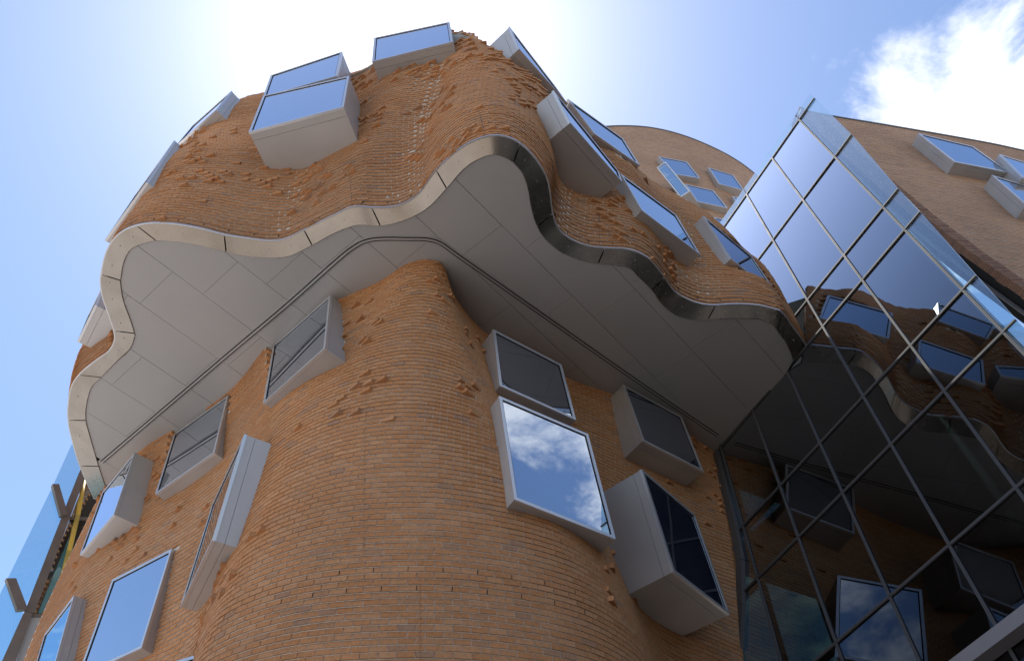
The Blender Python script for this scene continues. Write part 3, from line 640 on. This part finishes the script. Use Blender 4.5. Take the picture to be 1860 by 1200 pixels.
# ================================================================== tower on the right
rtw = empty('right_brick_tower', 'buff brick tower with slanting soldier-course underside, beyond the glass at right', 'tower')
ZT = 29.0
rp = catmull([Pz(*p, ZT)[:2] for p in [(1455,201),(1515,213),(1600,227),(1700,244),(1800,262),(1860,275),(1960,297),(2060,322)]], 14)
rn = normals2(rp)
BPX = np.array([(1440,170),(1475,212),(1530,265),(1600,327),(1670,387),(1760,457),(1860,527),(2000,625),(2200,765)])
botz = []
for p in rp:
    zz_ = np.arange(6, ZT, .02); uvp = pix(np.c_[np.repeat(p[None], len(zz_), 0), zz_])
    ok = uvp[:, 1] < np.interp(uvp[:, 0], BPX[:, 0], BPX[:, 1]); botz.append(zz_[np.argmax(ok)] if ok.any() else ZT - .1)
botz = np.array(botz); print('right tower bottom z', np.round(botz[::14], 1))
rw = Wall(lambda z: rp, float(botz.min()), ZT, lambda z: z >= botz + .45)
for q in ([(1668,242),(1768,266),(1836,314),(1734,294)], [(1816,280),(1890,303),(1925,345),(1858,322)], [(1802,318),(1880,342),(1920,385),(1864,372)]):
    make_window(rtw, q, None, rw, default_depth=.45, fw=.08)
wall_part(rw, 'tower_wall', rtw, 'brick_far', None, relief=.0015)
mesh_obj('coping', *ribbon(rp, rn, -.4, .03, ZT, ZT + .12), M['mullion'], rtw)
# soldier course: bricks on end, following the slanting lower edge
e3 = np.c_[rp, botz]; s = np.r_[0, np.cumsum(np.linalg.norm(np.diff(e3, axis=0), axis=1))]
parts = []
ip = lambda q: np.array([np.interp(q, s, e3[:, j]) for j in range(3)])
for q in np.arange(.05, s[-1] - .1, .086):
    c, c2 = ip(q), ip(q + .076); t = (c2 - c) / np.linalg.norm(c2 - c); nn = np.array([t[1], -t[0], 0]); nn /= np.linalg.norm(nn); uu = np.cross(nn, t); uu = uu if uu[2] > 0 else -uu
    j = .02 + RNG.normal(0, .005)
    for o0 in (0, .24):
        f = [c + nn * j + uu * o0, c2 + nn * j + uu * o0, c2 + nn * j + uu * (o0 + .23), c + nn * j + uu * (o0 + .23)]
        parts.append(hexa(f + [p - nn * .25 for p in f]))
o = mesh_obj('soldier_course', *merge(parts), M['brick_dark'], rtw); o['kind'] = 'stuff'
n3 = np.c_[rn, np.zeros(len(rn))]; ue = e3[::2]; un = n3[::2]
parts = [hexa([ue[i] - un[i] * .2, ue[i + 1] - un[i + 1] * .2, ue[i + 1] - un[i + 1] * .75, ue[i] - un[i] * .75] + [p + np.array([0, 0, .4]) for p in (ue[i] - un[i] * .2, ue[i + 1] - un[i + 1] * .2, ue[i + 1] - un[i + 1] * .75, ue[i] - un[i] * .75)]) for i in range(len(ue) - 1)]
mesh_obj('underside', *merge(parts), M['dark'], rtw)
mesh_obj('trim_rail', *merge([tube(ue[i] - un[i] * .5 - [0, 0, .05], ue[i + 1] - un[i + 1] * .5 - [0, 0, .05], .06, 8) for i in range(len(ue) - 1)]), M['mullion'], rtw)

# ================================================================== glazed bay on the left
bay = empty('glazed_bay', 'pale blue glazed bay with brown steel frame at the left edge, beside the brick wall', 'glazed bay')
def lay(p, r): return ray(*p) * r
RB = 20.4
def bay_pt(p, dpt=0.0):
    az = math.atan2(*ray(90, 960)[:2]); n = np.array([math.sin(az), math.cos(az), 0]); d = ray(*p)
    return d * (RB / (d @ n)) + n * dpt
def bay_quad(name, px, mat, d0=0.0, d1=.03, parent=bay):
    return mesh_obj(name, *hexa([bay_pt(p, d0) for p in px] + [bay_pt(p, d1) for p in px]), M[mat], parent)
M['bay_frame'] = mat_plain('bay_frame', (.20, .16, .135), .5, .3)
M['bay_inner'] = mat_mirror_glass('bay_inner_glass', .25, (.8, .9, 1.0), (.05, .035, .025), .02)
M['fin_teal'] = mat_mirror_glass('teal_glass', .3, (.7, .95, 1.0), (.10, .28, .30))
M['bay_glass'] = mat_clear_glass('bay_glass', .05, (.68, .83, .88), (.8, .9, 1.0))
for q in ([(133,800),(146,848),(119,936),(94,886)], [(93,888),(117,940),(44,1107),(11,1056)], [(10,1058),(42,1112),(0,1215),(-60,1200)]): bay_quad('bay_pane', q, 'bay_glass')
for q in ([(147,849),(158,856),(62,1113),(44,1112)], [(42,1114),(58,1115),(14,1240),(-10,1230)]): bay_quad('bay_mullion', q, 'bay_frame', -.06, .04)
for q in ([(92,884),(104,884),(120,938),(107,941)], [(8,1055),(26,1055),(47,1110),(28,1112)]): bay_quad('bracket', q, 'bay_frame', -.16, -.01)
bay_quad('inner_pane', [(160,858),(200,880),(160,1112),(62,1113)], 'bay_inner', .10, .13)
bay_quad('bay_transom', [(123,937),(180,938),(180,943),(121,941)], 'bay_frame', .02, .08)
bay_quad('bay_transom', [(57,1113),(150,1113),(150,1119),(55,1119)], 'bay_frame', .02, .08)
bay_quad('spandrel', [(56,1120),(150,1120),(120,1290),(0,1290)], 'soffit', .03, .1)
bay_quad('glass_strip', [(126,975),(136,1000),(84,1111),(70,1111)], 'fin_teal', .05, .09)
yp = [bay_pt(p, .03) for p in [(154,868),(142,935),(126,1000),(108,1070),(96,1112)]]
mesh_obj('pipe', *merge([tube(yp[i], yp[i + 1], .06, 10) for i in range(4)]), M['yellow'], bay, True)

# ================================================================== street behind the camera, seen only as reflections and bounced light
M['stucco'] = mat_plain('sandstone', (.46, .36, .26), .85, nscale=.5, namt=.12)
opp = empty('sandstone_building', 'plain sandstone street building opposite the brick facade', 'building')
def block(name, x0, x1, y0, y1, z0, z1, mat, parent):
    f = [(x0, y0, z0), (x1, y0, z0), (x1, y0, z1), (x0, y0, z1), (x0, y1, z0), (x1, y1, z0), (x1, y1, z1), (x0, y1, z1)]
    return mesh_obj(name, *hexa([np.array(p, float) for p in f]), M[mat], parent)
block('wall', -34, 4, -34, -18, -1.6, 11, 'stucco', opp)
for i in range(9):
    for j in range(3): block('window', -32.5 + i * 4, -30.7 + i * 4, -18.02, -17.94, .2 + j * 3.7, 2.2 + j * 3.7, 'pane', opp)
blocker = empty('added_sky_blocker', 'unseen dark glazed wing continuing from the glass atrium', 'building')  # unseen volume added to block sky and darken the right-hand reflections
wv = [G(AC[-1] - .02, -14.5, .4), G(AC[-1] - 16, -14.5, .4), G(AC[-1] - 16, 5.0, .4), G(AC[-1] - .02, -6.6, .4)]
mesh_obj('wall', *hexa(wv + [p + GN * 8 for p in wv]), M['interior'], blocker)
for i in range(10):
    for j in range(2):
        a0 = AC[-1] - .3 - i * 1.55; pane_box([(a0, -13.6 + j * 3.4), (a0 - 1.4, -13.6 + j * 3.4), (a0 - 1.4, -10.6 + j * 3.4), (a0, -10.6 + j * 3.4)], 'glass', 'window', blocker)

# ================================================================== ground
g = mesh_obj('ground', [(-600, -600, -1.6), (600, -600, -1.6), (600, 600, -1.6), (-600, 600, -1.6)], [(0, 1, 2, 3)], M['ground']); g['kind'] = 'structure'
M['shaded_ground'] = mat_plain('shaded_ground', (.042, .042, .044), .9, nscale=1.5, namt=.2)
g = mesh_obj('ground_shade_patch', [(-5.0, -60, -1.596), (40, -60, -1.596), (40, 13.5, -1.596), (5.2, 13.5, -1.596), (-2.5, 8.5, -1.596)], [(0, 1, 2, 3, 4)], M['shaded_ground']); g['kind'] = 'structure'  # unseen dark patch added in place of shaded ground, darkens soffit and fascia
# movement joints in the brickwork
def joint(wall, path, parent, mat='mortar'):
    pts = []
    for (x0, y0), (x1, y1) in zip(path[:-1], path[1:]):
        for f in np.linspace(0, 1, 14): pts.append(wall.hit(x0 + (x1 - x0) * f, y0 + (y1 - y0) * f))
    pts = [p - p / np.linalg.norm(p) * .004 for p in pts if p is not None]; parts = []
    for p, q in zip(pts[:-1], pts[1:]):
        if 1e-3 < np.linalg.norm(q - p) < 1.2: parts.append(bar(p, q, .007, .008, (1, .1, 0)))
    if parts: mesh_obj('movement_joint', *merge(parts), M[mat], parent)
def weeps(wall, courses, x0, x1, parent, step=2, zbase=None):
    parts = []; zb = wall.z0 if zbase is None else zbase
    for ci in courses:
        z = zb + ci * (BH_ + JT); c = wall.plan(z + BH_ / 2); s_ = np.r_[0, np.cumsum(np.linalg.norm(np.diff(c, axis=0), axis=1))]; pt = BL_ + JT + .002
        for q in np.arange((.5 if ci % 2 else 0) * pt + BL_ + .006, s_[-1] - .3, pt * step):
            p = np.array([np.interp(q, s_, c[:, 0]), np.interp(q, s_, c[:, 1])]); p2 = np.array([np.interp(q + .05, s_, c[:, 0]), np.interp(q + .05, s_, c[:, 1])]); t = (p2 - p) / np.linalg.norm(p2 - p); nn = np.array([t[1], -t[0]])
            x = pix(np.r_[p, z])[0]
            if x0 < x < x1: parts.append(bar(np.r_[p - nn * .003, z + .004], np.r_[p - nn * .003, z + BH_ - .004], .014, .012, np.r_[t, 0]))
    if parts: o_ = mesh_obj('weep_slots', *merge(parts), M['dark'], parent); o_['kind'] = 'stuff'
weeps(upper, (1,), 190, 1440, bld)
weeps(lower, (49, 52), 420, 1080, bld, zbase=2.0)
M['sealant'] = mat_plain('sealant', (.48, .27, .15), .8)
joint(lower, [(669,560),(664,660),(661,850),(660,1005)], bld, 'sealant')
joint(lower, [(762,1050),(762,1210)], bld, 'sealant')
joint(upper, [(634,310),(640,376)], bld, 'mullion')
joint(upper, [(1088,376),(1090,450)], bld, 'mullion')
joint(upper, [(868,196),(880,240)], bld, 'mullion')
bpy.context.view_layer.update()
